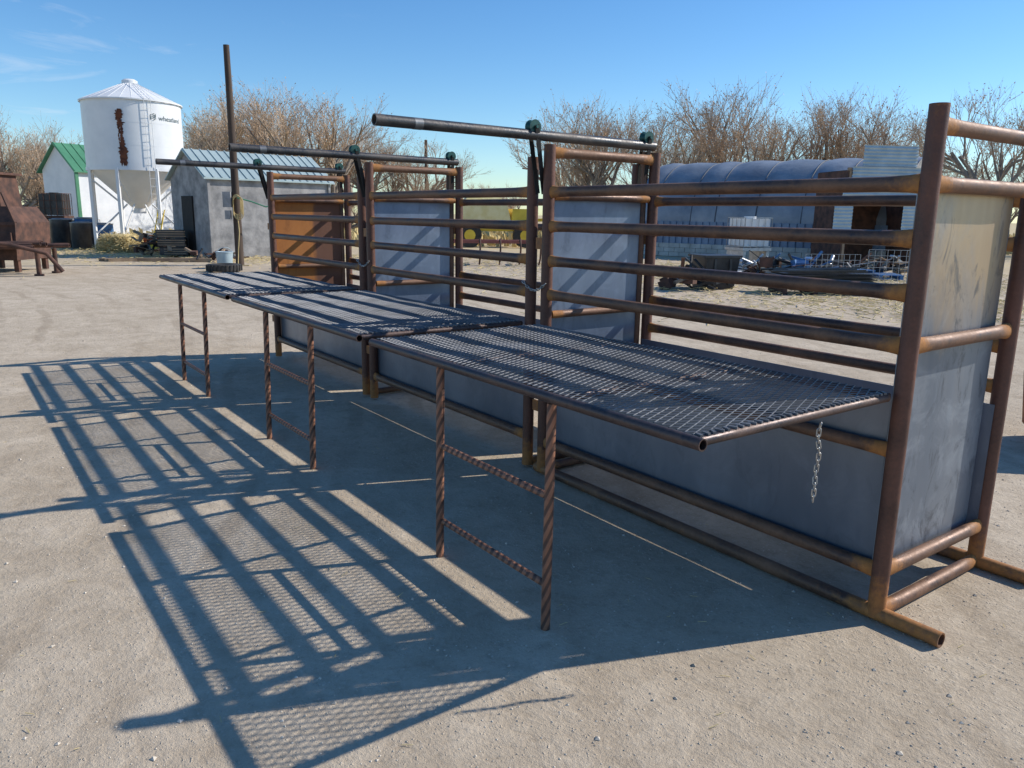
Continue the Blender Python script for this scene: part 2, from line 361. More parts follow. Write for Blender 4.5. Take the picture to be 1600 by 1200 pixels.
# ------------------------------------------------------------------ ground
mb=MB(); ext=[-900,-400,-150,-60,-30]+[ -20+i*1.0 for i in range(61)]+[50,80,150,400,900]
ey=[-900,-400,-150,-60]+[-40+i*1.0 for i in range(56)]+[30,60,150,400,900]
def gz(x,y):
    if abs(x)>=60 or abs(y)>=60: return 0
    d=math.hypot(x-4,y-1); k=min(1,max(0,(d-11)/5)); return k*(-.012+.03*mnoise.noise(Vector((x*.35,y*.35,0))))
vs=[(x,y,gz(x,y)) for y in ey for x in ext]
nx=len(ext); mb.add(vs,[(j*nx+i,j*nx+i+1,(j+1)*nx+i+1,(j+1)*nx+i) for j in range(len(ey)-1) for i in range(nx-1)],0,True)
g=part('ground',mb,['ground']); g['kind']='structure';g['label']='packed grey brown dirt yard with fine gravel';g['category']='ground'
mb=MB(); R=random.Random(2)
for k in range(12000):
    D=.9+10*R.random()**1.5; S=(R.random()-.5)*D*1.6; p=G(D,S); s=R.uniform(.0015,.005)*(1 if R.random()<.94 else R.uniform(1.6,2.4))
    vs=[p+Vector((a*s*R.uniform(.7,1.4),b_*s*R.uniform(.7,1.4),c*s*R.uniform(.5,.9)+s*.2)) for a,b_,c in((1,0,0),(0,1,0),(-1,0,0),(0,-1,0),(0,0,1),(0,0,-1))]
    mb.add(vs,[(0,1,4),(1,2,4),(2,3,4),(3,0,4),(1,0,5),(2,1,5),(3,2,5),(0,3,5)],0)
for k in range(300):
    D=1+14*R.random(); S=(R.random()-.5)*D*1.5; p=G(D,S,.004); a=R.uniform(0,6.28); l=R.uniform(.01,.04)
    mb.bar(p,p+Vector((math.cos(a)*l,math.sin(a)*l,.004)),.002,.0015,1)
solo('gravel',mb,['stone','straw'],(0,0,0),'loose small stones and straw bits on the dirt','gravel',kind='stuff')
mb=MB()
for k in range(9500):
    q=R.choice(((20,8,3.0,3.5),(15,8.5,1.5,3),(28,-9,2,4),(30,-15,2.0,4),(24,9,3,3),(25,2,3,5)))
    D=R.gauss(q[0],q[2]); S=R.gauss(q[1],q[3]); 
    if D<11: continue
    p=G(D,S,R.uniform(.0,.05)); a=R.uniform(0,6.28); l=R.uniform(.08,.3)
    mb.bar(p,p+Vector((math.cos(a)*l,math.sin(a)*l,R.uniform(-.02,.05))),.014,.008)
solo('straw_litter',mb,['straw'],(0,0,0),'scattered yellow straw on the dirt','straw',kind='stuff')
# ------------------------------------------------------------------ hopper bin
def binobj():
    T=thing('grain_bin','white hopper bottom grain bin with rust streak, on steel legs','grain bin',G(32.4,-15.25),SITE)
    r=1.80; face=math.atan2(-32.4,15.25)
    zb,zt,za=3.15,5.68,6.48
    mb=MB()
    def ring(z,rr,n=64): return [(rr*math.cos(2*math.pi*k/n),rr*math.sin(2*math.pi*k/n),z) for k in range(n)]
    def lathe(prof,mat=0,n=64,smooth=True):
        vs=[];
        for z,rr in prof: vs+=ring(z,rr,n)
        mb.add(vs,[(i*n+k,i*n+(k+1)%n,(i+1)*n+(k+1)%n,(i+1)*n+k) for i in range(len(prof)-1) for k in range(n)],mat,smooth)
    lathe([(zb,r),(zt,r)])
    for zz in(zb+.84,zb+1.68): lathe([(zz,r+.004),(zz+.035,r+.004)])
    lathe([(zb-.08,r+.03),(zb+.04,r+.03)])
    part('tank_wall',mb,['white'],T)
    mb=MB(); lathe([(zt-.03,r+.07),(zt+.02,r+.07)]); lathe([(zt+.02,r+.07),(za-.05,.28)],smooth=False,n=28); lathe([(za-.06,.29),(za+.06,.29)]); lathe([(za+.06,.29),(za+.12,.2),(za+.13,.001)],n=20,smooth=False)
    for k in range(28):
        a=2*math.pi*k/28; mb.bar((( r+.05)*math.cos(a),(r+.05)*math.sin(a),zt+.025),(.28*math.cos(a),.28*math.sin(a),za-.045),.016,.016)
    part('roof',mb,['white'],T)
    mb=MB(); lathe([(zb,r),(1.65,.26)],smooth=True,n=48); lathe([(1.65,.26),(1.45,.26)],n=24); part('hopper_cone',mb,['white'],T)
    for k in range(8):
        a=face+math.pi/8+k*math.pi/4; mb=MB(); ca,sa=math.cos(a),math.sin(a)
        mb.bar((r*ca,r*sa,0),(r*ca,r*sa,zb),.11,.11); mb.bar((r*ca,r*sa,zb-.4),(.8*ca,.8*sa,1.9),.05,.05)
        mb.bar((r*ca,r*sa,.6),(.5*ca,.5*sa,1.8),.05,.05)
        part('leg',mb,['white'],T)
    mb=MB(); a=face+math.radians(17); tn=Vector((-math.sin(a),math.cos(a),0)); o=Vector((math.cos(a),math.sin(a),0))*(r+.06)
    for s in(-.12,.12): mb.bar(o+tn*s+Vector((0,0,.6)),o+tn*s+Vector((0,0,zt+.05)),.014,.014)
    for k in range(17): z=.75+k*.29; mb.bar(o-tn*.12+Vector((0,0,z)),o+tn*.12+Vector((0,0,z)),.012,.012)
    o2=Vector((math.cos(a),math.sin(a),0))
    for s in(-.12,.12): mb.bar(o2*(r+.08)+tn*s+Vector((0,0,zt+.05)),o2*.35+tn*s+Vector((0,0,za+.03)),.014,.014)
    for k in range(7): t=k/7; q=o2*((r+.08)*(1-t)+.35*t)+Vector((0,0,(zt+.05)*(1-t)+(za+.03)*t)); mb.bar(q-tn*.12,q+tn*.12,.012,.012)
    part('ladder',mb,['white'],T)
    mb=MB(); R=random.Random(5)
    def streak(ac,z1,z0,w,seed,rr):
        vs=[];m=36
        for k in range(m+1):
            t=k/m; z=z1+(z0-z1)*t; e=max(0,math.sin(math.pi*min(1,t*1.02)))**.5
            ww=w*e*(.35+1.3*abs(mnoise.noise(Vector((seed,t*9,0))))+.5*abs(mnoise.noise(Vector((seed+9,t*26,0)))))
            dx=.05*mnoise.noise(Vector((seed+3,t*6,2)))
            for q in(-1,0,1): a=face+math.radians(ac)+(dx+q*ww*R.uniform(.6,1.2))/r; vs.append((rr*math.cos(a),rr*math.sin(a),z))
        mb.add(vs,[(k*3+q,k*3+q+1,(k+1)*3+q+1,(k+1)*3+q) for k in range(m) for q in(0,1)])
    for n_,(ac,z1,z0,w) in enumerate(((-15,5.3,4.6,.17),(-16.5,5.2,4.0,.05),(-13.5,5.0,3.9,.07),(-15,4.6,3.6,.06),(-13,4.3,3.2,.17),(-15.5,4.1,3.2,.09),(-11,3.9,3.2,.06),(-17.5,5.25,4.9,.06),(-12.5,5.3,5.0,.07))):
        streak(ac,z1,z0,w,1.3+n_*2.7,r+.007+.002*n_)
    part('rust_streak',mb,['stain'],T,'dark red rust streak down the tank')
    cu=bpy.data.curves.new('lettering','FONT'); cu.body='wheatland'; cu.size=.25; to=bpy.data.objects.new('tmp',cu); C.objects.link(to)
    dg=bpy.context.evaluated_depsgraph_get(); me=bpy.data.meshes.new_from_object(to.evaluated_get(dg)); bpy.data.objects.remove(to)
    wd=max(v.co.x for v in me.vertices)
    a0=face+math.radians(30); z0=4.97
    for v in me.vertices:
        a=a0+v.co.x*(1.12/wd)/r; rr=r+.012; v.co=(rr*math.cos(a),rr*math.sin(a),z0+v.co.y)
    me.materials.clear(); me.materials.append(M['letter']); part('lettering',None,None,T,me=me)
    mb=MB(); rr=r+.012
    for (da,dz,w,h) in((22.5,.0,.16,.035),(22.5,.07,.16,.035),(22.5,.14,.16,.03),(20.8,.05,.04,.18),(25,-.04,.12,.03),(26,.08,.04,.14)):
        a=face+math.radians(da); vs=[]
        for q in(-1,-.3,.3,1):
            for hh in(-1,1): aa=a+q*w/2/r; vs.append((rr*math.cos(aa),rr*math.sin(aa),z0+.06+dz+hh*h/2+.03*math.sin(q*2)))
        mb.add(vs,[(0,2,3,1),(2,4,5,3),(4,6,7,5)])
        rr+=.002
    part('emblem',mb,['letter'],T)
binobj()
# ------------------------------------------------------------------ generic gabled building
def gable(name,label,cat,loc,rot,Lx,Ly,ze,zr,wall,roof,rib=.3,over=.15):
    T=thing(name,label,cat,loc,rot)
    mb=MB()
    vs=[(0,0,0),(Lx,0,0),(Lx,Ly,0),(0,Ly,0),(0,0,ze),(Lx,0,ze),(Lx,Ly,ze),(0,Ly,ze),(0,Ly/2,zr),(Lx,Ly/2,zr)]
    mb.add(vs,[(0,1,5,4),(2,3,7,6),(0,4,8,7,3),(1,2,6,9,5)])
    part('wall',mb,[wall],T)
    mb=MB(); sl=(zr-ze)/(Ly/2)
    for s in(0,1):
        y0=-over if s==0 else Ly+over; z0=ze-over*sl+.02; z1=zr+.02
        a=[(-over,y0,z0),(Lx+over,y0,z0),(Lx+over,Ly/2,z1),(-over,Ly/2,z1)]
        b_=[(x,y,z+.05) for x,y,z in a]
        mb.add(a+b_,[(0,1,2,3),(4,7,6,5) if s else (4,5,6,7),(0,4,5,1),(1,5,6,2),(0,3,7,4)])
        x=-over+.05
        while x<Lx+over: 
            mb.bar((x,y0,z0+.065),(x,Ly/2,z1+.065),.035,.035); x+=rib
    part('roof',mb,[roof],T); return T
loc=G(27,-10.4); dq=FW*.72+RT*.70; ang=math.atan2(dq.y,dq.x)
T=gable('storage_shed','weathered grey shed with pale ribbed metal roof and black door','shed',loc,ang,4.8,2.9,2.72,3.62,'greytin','tealroof')
mb=MB(); mb.box((-.03,1.55,1.05),(.05,.85,2.1)); part('door',mb,['black'],T)
mb=MB(); mb.box((3.4,-.03,1.6),(.7,.05,.6)); part('window',mb,['glass'],T)
for x in(0,2.4,4.8): mb=MB(); mb.box((x+(.04 if x==0 else -.04),-.04,1.36),(.09,.05,2.68)); part('wall_trim',mb,['greytin'],T)
d=(FW*.95+RT*.55); ang=math.atan2(d.y,d.x)
T=gable('workshop','white shed with green metal roof and green corner trim','shed',G(40,-21.9),ang,8.5,2.9,3.5,4.75,'whitewall','greenroof',.45,.2)
mb=MB(); mb.box((-.02,-.06,1.75),(.16,.1,3.48)); mb.box((4.3,-.05,3.44),(8.4,.08,.12)); part('corner_trim',mb,['greenroof'],T)
mb=MB(); mb.box((-.03,1.5,1.1),(.05,1.0,2.2)); part('door',mb,['bluegrey'],T)
T=thing('utility_pole','tall dark wooden pole with meter box and hanging hose','pole',G(24,-8.4),SITE)
mb=MB(); mb.tube([(.02,0,0),(.01,0,2),(0,0,5),(-.01,0,6.3)],[.125,.115,.095,.085],14); part('shaft',mb,['pole'],T)
mb=MB(); mb.box((-.2,-.14,1.95),(.24,.14,.45)); mb.box((-.2,-.14,1.5),(.16,.12,.26)); part('meter_box',mb,['greytin'],T)
mb=MB()
for k in range(4): mb.torus((.08+.02*k,-.16-.02*k,1.8-.03*k),.13+.015*k,.014,(0.3,1,0),20,6,0,((0,0,1),.16))
mb.tube([(.1,-.2,1.5),(.16,-.3,1.0),(.1,-.3,.5),(.1,-.4,.03),(.5,-.6,.03)],.016,8); part('hose',mb,['hose'],T)
mb=MB(); mb.tube([(.1,-.15,2.0),(.5,-.1,1.9),(.9,0,1.75),(1.2,.1,1.85),(1.7,.5,2.0)],.02,8); part('hose',mb,['greenhose'],T)
mb=MB(); mb.tube([(0,0,0),(0,0,3),(0,0,6.9)],[.15,.13,.11],10); mb.tube([(0,-.12,6.2),(0,-.12,6.7)],.06,8)
solo('utility_pole',mb,['pole'],G(60,-6.65),'distant thin wooden pole','pole',SITE)
def tyre(D,S,R0=.42,w=.25,z=0,group=None,lab='old black tyre lying flat on the dirt'):
    mb=MB(); n=28; prof=[(.6,0),(.75,0),(.95,.05),(1,.25),(1,.75),(.95,.95),(.75,1),(.6,1),(.58,.7),(.58,.3)]
    vs=[(R0*a*math.cos(2*math.pi*k/n),R0*a*math.sin(2*math.pi*k/n),z+w*b_) for k in range(n) for a,b_ in prof]; m=len(prof)
    mb.add(vs,[(k*m+j,k*m+(j+1)%m,((k+1)%n)*m+(j+1)%m,((k+1)%n)*m+j) for k in range(n) for j in range(m)],0,True)
    for k in range(n): a=2*math.pi*(k+.5)/n; mb.box((R0*math.cos(a),R0*math.sin(a),z+w/2),(.03,.05,w*.8),a)
    return solo('tyre',mb,['tyre'],G(D,S),lab,'tyre')
tyre(21.5,-7.95,.46,.20)
mb=MB(); mb.tube([(0,0,0),(0,0,.45)],[.2,.24],18,cap=True); mb.torus((0,0,.45),.24,.015,(0,0,1)); mb.torus((0,0,.36),.24,.008,(1,0,.3),20,5)
solo('bucket',mb,['galv'],G(22.8,-8.4),'pale grey bucket standing beside the pole','bucket')
mb=MB(); mb.box((0,0,.06),(2.2,.15,.12)); 
for k in range(4): mb.box((-1+k*.1,.25+k*.02,.05),(2.6,.14,.1),.1*k)
solo('timber_boards',mb,['wood'],G(25,-10.8),'loose old boards lying on the dirt','wood',SITE+.2)
def heap(name,D,S,n,sx,sz,mats,lab,cat,seed):
    R=random.Random(seed); mb=MB()
    for k in range(n):
        t=R.random(); c=Vector((R.gauss(0,sx*(1-.4*t)),R.gauss(0,.3),.05+t*sz)); d=Vector((R.uniform(-1,1),R.uniform(-.6,.6),R.uniform(-.4,.5))).normalized()*R.uniform(.12,.5)
        if R.random()<.25: mb.tube([c-d,c+d],R.uniform(.02,.06),8,mat=k%len(mats))
        elif R.random()<.3: mb.box(c,(R.uniform(.1,.35),R.uniform(.1,.3),R.uniform(.1,.3)),R.uniform(0,3),k%len(mats),None,(R.uniform(-.5,.5),'X'))
        else: mb.bar(c-d,c+d,R.uniform(.03,.14),R.uniform(.01,.06),k%len(mats))
    solo(name,mb,mats,G(D,S),lab,cat,SITE)
heap('scrap_heap',28.0,-12.9,40,.5,.7,['oldrust','wood','blackplastic','wood'],'heap of old timbers and dark scrap beside the shed','scrap',3)
heap('scrap_heap',25.6,-9.6,22,.6,.25,['oldrust','wood','blackplastic'],'low litter of boards and cans below the shed wall','scrap',4)
mb=MB(); R=random.Random(6)
for k in range(3): mb.box((R.uniform(-.06,.06),0,.2+k*.3),(.9,.6,.27),R.uniform(-.1,.1),0)
for k in range(3): 
    for q in range(3): mb.box((R.uniform(-.03,.03),-.31,.12+k*.3+q*.08),(.9,.02,.03),0,1)
solo('crate_stack',mb,['blackplastic','wood'],G(27.7,-12.0),'stack of dark crates against the shed wall','crate',SITE+.3)
def drum(D,S,h,r,mat,lab,lid='greytin'):
    mb=MB(); mb.tube([(0,0,0),(0,0,.03),(0,0,h*.33),(0,0,h*.35),(0,0,h*.66),(0,0,h*.68),(0,0,h)],[r*.97,r,r,r*1.03,r,r*1.03,r],20); mb.tube([(0,0,h),(0,0,h+.05)],[r*.9,r*.7],16,mat=1); mb.torus((0,0,h),r,.02,(0,0,1),20,6,1)
    solo('drum',mb,[mat,lid],G(D,S),lab,'drum',group='drums by the white shed')
drum(33,-18.9,1.15,.42,'blackplastic','black plastic drum with grey lid');drum(32,-17.5,1.05,.42,'blackplastic','black plastic drum with grey lid')
drum(32.5,-16.9,1.0,.38,'bluepaint','dark blue drum beside the black ones'); drum(35,-19.5,1.1,.45,'blackplastic','black plastic drum with grey lid'); drum(33.4,-18.1,1.2,.4,'bluepaint','dark blue drum with grey lid')
drum(31,-14.35,.65,.25,'red','small faded red drum'); drum(31.2,-13.9,.6,.22,'red','small faded red drum')
def ibc(D,S,z,mat,lab,rot=0):
    T=thing('bulk_container',lab,'tank',G(D,S),SITE+rot); mb=MB(); mb.box((0,0,z+.62),(.95,.95,.9)); mb.tube([(0,0,z+1.07),(0,0,z+1.14)],.2,12); part('tank_body',mb,[mat],T)
    mb=MB()
    for s in(-.52,.52):
        for q in range(5): t=-.52+q*.26; mb.bar((t,s,z+.12),(t,s,z+1.1),.02,.02); mb.bar((s,t,z+.12),(s,t,z+1.1),.02,.02)
        for zz in(.15,.45,.78,1.1): mb.bar((-.53,s,z+zz),(.53,s,z+zz),.02,.02); mb.bar((s,-.53,z+zz),(s,.53,z+zz),.02,.02)
    mb.box((0,0,z+.06),(1.1,1.1,.1)); 
    if z: 
        for sx in(-.45,.45): mb.box((sx,0,z/2),(.1,1.0,z))
    part('cage',mb,['silver' if mat=='white' else 'oldrust'],T)
ibc(36,-20.9,0,'blackplastic','dark caged bulk tank beside the white shed',.2);ibc(36.2,-19.7,0,'blackplastic','dark caged bulk tank beside the white shed',.1)
ibc(36.1,-20.85,1.15,'blackplastic','dark caged bulk tank stacked on another tank',.15)
mb=MB(); R=random.Random(11)
for k in range(3600):
    a=R.uniform(0,6.28); el=R.random(); q=Vector((math.cos(a)*.85*math.sqrt(1-el*el*.8),math.sin(a)*.6,.62*el+R.uniform(0,.1)))*R.uniform(.8,1.08); d=Vector((R.uniform(-1,1),R.uniform(-1,1),R.uniform(-.7,.6))).normalized()*R.uniform(.06,.2); q.z=max(.02,q.z)
    mb.bar(q,q+d,.016,.010)
mb.tube([(-.6,0,.3),(-.55,0,.3),(.55,0,.3),(.6,0,.3)],[.25,.38,.38,.25],18)
solo('straw_bale',mb,['straw'],G(30.2,-15.1),'broken yellow straw bale beside the bin legs','straw',SITE)
mb=MB()
for s in(-.12,.12): mb.bar((s,0,0),(s,.9,1.6),.035,.035)
for k in range(6): t=.1+k*.14; mb.bar((-.12,.9*t,1.6*t),(.12,.9*t,1.6*t),.03,.03)
mb.box((0,-.1,.25),(.6,.4,.25)); mb.bar((-.4,.4,.5),(1.0,.7,.8),.06,.06)
solo('yellow_auger_frame',mb,['yellow'],G(30.5,-13.95),'yellow ladder framed auger under the bin','auger',SITE)
T=thing('rusty_feed_hopper','deep rusted steel hopper machine on heavy supports','farm machine',G(20.8,-12.9),SITE)
mb=MB()
def frus(mb,c,a,b_,z0,z1,mat=0):
    x,y=c; vs=[(x+i*a[0]/2,y+j*a[1]/2,z0) for j in(-1,1) for i in(-1,1)]+[(x+i*b_[0]/2,y+j*b_[1]/2,z1) for j in(-1,1) for i in(-1,1)]
    mb.add(vs,[(0,2,3,1),(4,5,7,6),(0,1,5,4),(2,6,7,3),(0,4,6,2),(1,3,7,5)],mat)
frus(mb,(-.55,0),(1.5,1.5),(1.6,1.5),.3,1.25); frus(mb,(-.55,0),(1.6,1.5),(1.2,1.2),1.25,1.65); frus(mb,(-.75,0),(1.0,.9),(.9,.8),1.65,2.45); mb.box((-.75,0,2.47),(1.1,1.0,.06)); mb.bar((-.15,-.5,2.0),(.26,-.75,1.25),.06,.06)
mb.box((-.55,-.77,1.22),(1.65,.05,.08)); mb.box((-.05,-.79,.8),(.4,.05,.4)); mb.box((-.8,-.78,.8),(.06,.06,.9)); part('hopper',mb,['oldrust'],T)
for x in(-1.1,.1):
    mb=MB(); mb.bar((x,-.6,0),(x,-.6,.55),.12,.12); mb.bar((x,.6,0),(x,.6,.55),.12,.12); mb.bar((x,-.7,.5),(x,.7,.5),.12,.1); part('support',mb,['oldrust'],T)
T=thing('pipe_rack','low rack of long rusty pipes on short legs','pipe rack',G(19.6,-12.0),SITE+.15)
mb=MB(); R=random.Random(4)
for k in range(8): y=-.5+k*.13; mb.tube([(-3+R.uniform(-.3,.3),y+R.uniform(-.3,.3),.62+.12*R.random()),(.6+R.uniform(-.5,.4),y,.68+.1*R.random())],R.choice((.035,.05,.06)),10,open1=True)
mb.tube([(-1.5,-.9,.9),(-.2,-.7,.75),(.55,-.6,.55),(.85,-.5,.1)],.05,10)
part('pipe_stack',mb,['oldrust'],T)
for x,y in((.3,-.5),(.3,.5),(-1.8,-.5)):
    mb=MB(); mb.tube([(x,y,.03),(x,y,.62)],.055,10); mb.tube([(x,y,0),(x,y,.04)],.11,10); part('leg',mb,['oldrust'],T)
# ------------------------------------------------------------------ arched building
A=G(34.8,5.3); B=G(28,13.6); dv=B-A; L=dv.length; ang=math.atan2(dv.y,dv.x)
T=thing('arched_storage_building','long barrel roof building with faded blue grey curved roof','building',A,ang)
mb=MB(); nb=7; nu=7*6; nv=26; r=2.75; z0=1.35; vs=[]
cuts=[0,.9,2.6,3.7,5.4,7.2,8.6,L]; xsr=[]
for a_,b_ in zip(cuts[:-1],cuts[1:]): xsr+=[(a_+(b_-a_)*q/6,q/6) for q in range(6)]
xsr.append((L,0))
for x,ph in xsr:
    bul=.08*math.sin(math.pi*ph)
    for j in range(nv+1):
        a=math.pi*j/nv; rr=r-.03+bul*math.sqrt(abs(math.sin(a)))+.03*mnoise.noise(Vector((x*.8,a*2,0)))
        vs.append((x,r-rr*math.cos(a)*1.0,z0+rr*math.sin(a)*.95))
mb.add(vs,[(i*(nv+1)+j,(i+1)*(nv+1)+j,(i+1)*(nv+1)+j+1,i*(nv+1)+j+1) for i in range(nu) for j in range(nv)],0,True)
part('roof',mb,['bluegrey'],T)
for x in cuts:
    mb=MB(); pts=[(x,r-(r-.02)*math.cos(math.pi*j/nv),z0+(r-.02)*.95*math.sin(math.pi*j/nv)) for j in range(nv+1)]
    mb.tube(pts,.02,6); part('roof_rib',mb,['seam'],T)
mb=MB()
x=0
while x<L: mb.box((x+.12,-.02,1.0),(.15,.06,.9)); x+=.3
mb.box((L/2,.03,1.0),(L,.05,.9)); mb.box((L/2,2*r,.7),(L,.1,1.5)); part('wall',mb,['bluetin'],T)
mb=MB()
for j in range(3):
    x=(j%2)*.25-.2
    while x<L-.1: mb.box((x+.24,.0,.09+j*.185),(.47,.2,.175)); x+=.49
part('block_footing',mb,['block'],T)
for xx in(.05,L-.05):
    mb=MB(); vs=[(xx,r,z0)]+[(xx,r-(r-.05)*math.cos(math.pi*j/nv),z0+(r-.05)*.95*math.sin(math.pi*j/nv)) for j in range(nv+1)]
    mb.add(vs,[(0,j+1,j+2) for j in range(nv)]); mb.box((xx,r,z0/2),(.05,2*r,z0)); part('end_wall',mb,['greytin'],T)
T=thing('corrugated_lean_to','open fronted lean-to clad in pale corrugated steel sheets','shed',G(26.3,10.9),SITE+.12)
def corr(mb,x0,x1,y,z0,z1,p=.11,amp=.012):
    n=int((z1-z0)/p*4); vs=[]
    for k in range(n+1): z=z0+(z1-z0)*k/n; yy=y-amp*math.sin(2*math.pi*k/4); vs+=[(x0,yy,z),(x1,yy,z)]
    mb.add(vs,[(2*k,2*k+1,2*k+3,2*k+2) for k in range(n)],0,False)
mb=MB(); corr(mb,.45,2.35,0,3.35,4.02); corr(mb,.1,2.55,-.05,2.75,3.33); corr(mb,-.2,2.7,-.1,2.2,2.73); corr(mb,1.95,2.75,-.14,1.1,2.2); corr(mb,-.45,.2,-.13,1.2,2.25); part('cladding',mb,['galv'],T)
mb=MB(); 
for x in(.05,2.55): mb.box((x,.05,1.65),(.12,.1,3.3))
mb.box((1.3,.06,2.15),(2.6,.1,.12)); part('frame',mb,['wood'],T)
mb=MB(); mb.box((1.3,2.0,1.1),(2.6,.05,2.2)); mb.box((0,1.0,1.6),(.05,2,3.2)); mb.box((2.6,1.0,1.6),(.05,2,3.2)); mb.box((1.3,1.05,3.2),(2.6,1.9,.05)); part('inner_wall',mb,['oldrust'],T)
# ------------------------------------------------------------------ yard clutter
T=thing('feed_tub','black plastic tub with sloped sides','tub',G(18.6,4.75),SITE+.3)
mb=MB(); frus(mb,(0,0),(.75,.6),(.9,.75),0,.75); mb.box((0,0,.76),(.97,.82,.05)); mb.box((-.2,-.36,.4),(.06,.06,.6)); mb.box((.2,-.36,.4),(.06,.06,.6)); part('tub_body',mb,['blackplastic'],T)
heap('scrap_heap',18.4,4.1,26,.5,.45,['blackplastic','oldrust','tyre'],'dark litter of machine parts beside the tub','scrap',8)
ibc(27,8.0,.55,'white','white bulk tank in a galvanized cage',.3)
heap('scrap_metal_pile',22,6.5,60,.45,.42,['silver','blackplastic','silver','oldrust'],'loose pile of silver scrap metal and pipes','scrap',21)
heap('scrap_metal_pile',21.6,7.9,60,.8,.5,['bluepaint','blackplastic','oldrust','blackplastic'],'dark pile of blue and rusty scrap parts','scrap',22)
heap('scrap_metal_pile',23.5,10.6,40,.8,.4,['wood','blackplastic','oldrust','silver'],'low pile of timber and scrap before the lean-to','scrap',23)
def pallet(D,S,z,rot,lab):
    mb=MB()
    for k in range(6): mb.box((0,-.5+k*.2,z+.13),(1.2,.12,.02)); mb.box((0,-.5+k*.2,z+.02),(1.2,.1,.02))
    for x in(-.55,0,.55): mb.box((x,0,z+.075),(.09,1.1,.09))
    solo('pallet',mb,['bluepaint'],G(D,S),lab,'pallet',SITE+rot,group='blue pallets lying in the yard')
pallet(22,9.2,0,.1,'blue wooden pallet lying on the dirt');pallet(22,9.25,.15,.25,'blue wooden pallet stacked on another pallet');pallet(22.5,10.4,0,-.2,'blue wooden pallet lying on the dirt')
T=thing('steel_stack','stack of dark flat steel panels on low stands','steel stack',G(17.8,7.0),SITE+.05)
mb=MB(); R=random.Random(9)
for k in range(6): mb.box((R.uniform(-.15,.15),R.uniform(-.05,.05),.3+k*.03),(2.3+R.uniform(-.4,.2),.9,.014),R.uniform(-.07,.07))
for k in range(8): mb.bar((-1.0+R.uniform(-.4,.3),-.4+k*.1,.5),(1.1+R.uniform(-.5,.2),-.4+k*.1,.5+R.uniform(0,.06)),.05,.04)
part('panel_stack',mb,['blackplastic'],T)
for x in(-1,-.3,.4,1.05):
    mb=MB(); mb.box((x,0,.14),(.1,.9,.28)); part('stand',mb,['oldrust'],T)
def wirepanel(D,S,w,h,rot,lab):
    mb=MB()
    for k in range(int(w/.15)+1): mb.bar((k*.15,0,0),(k*.15,0,h),.008,.008)
    for k in range(int(h/.15)+1): mb.bar((0,0,k*.15),(w,0,k*.15),.008,.008)
    solo('wire_panel',mb,['silver'],G(D,S),lab,'fence panel',SITE+rot,group='wire mesh panels standing in the yard')
wirepanel(20.5,7.6,1.5,.75,.1,'welded wire mesh panel standing upright');wirepanel(20.2,9.1,1.2,.9,-.2,'welded wire mesh panel standing upright')
T=thing('yellow_sprayer','yellow and cream farm machine with dark wheels','farm machine',G(40,-1.2),SITE+.2)
mb=MB(); frus(mb,(-.4,0),(2.6,1.6),(2.2,1.3),1.2,2.2); frus(mb,(-.4,0),(2.2,1.3),(1.6,.9),2.2,2.45); part('hood',mb,['cream'],T)
mb=MB(); frus(mb,(1.4,0),(1.0,1.5),(.8,1.3),1.0,1.9); mb.box((0,0,.95),(4.0,.8,.3)); mb.bar((-3,-.2,1.0),(3,-.2,1.4),.15,.15); part('body',mb,['yellow'],T)
for x in(-1.2,1.6):
    mb=MB(); mb.tube([(x,-1.0,.6),(x,-.65,.6)],.6,20); mb.tube([(x,-1.02,.6),(x,-.98,.6)],.28,14,mat=1); part('wheel',mb,['tyre','yellow'],T)
T=thing('tillage_implement','rusty red tillage implement with curved shanks','farm machine',G(26,.2),SITE+.1)
mb=MB(); 
for y in(0,.8): mb.bar((-2.2,y,.75),(2.2,y,.75),.1,.1)
for x in(-2,-.7,.7,2): mb.bar((x,0,.75),(x,.8,.75),.1,.1)
part('frame',mb,['red'],T)
for k in range(7):
    x=-2+k*.66; mb=MB(); mb.tube([(x,0,.75),(x,-.25,.85),(x,-.4,.55),(x,-.25,.2),(x,.05,.02)],.03,8); part('shank',mb,['oldrust'],T)
T=thing('rusty_drum_machine','orange rusty round steel drum standing on the dirt','farm machine',G(5.6,4.28),SITE)
mb=MB(); mb.tube([(0,0,.12),(0,0,.15),(0,0,.55),(0,0,.8)],[.36,.4,.44,.3],24); part('drum_shell',mb,['orust'],T)
mb=MB(); mb.tube([(0,0,0),(0,0,.12)],.22,16); part('base',mb,['oldrust'],T)
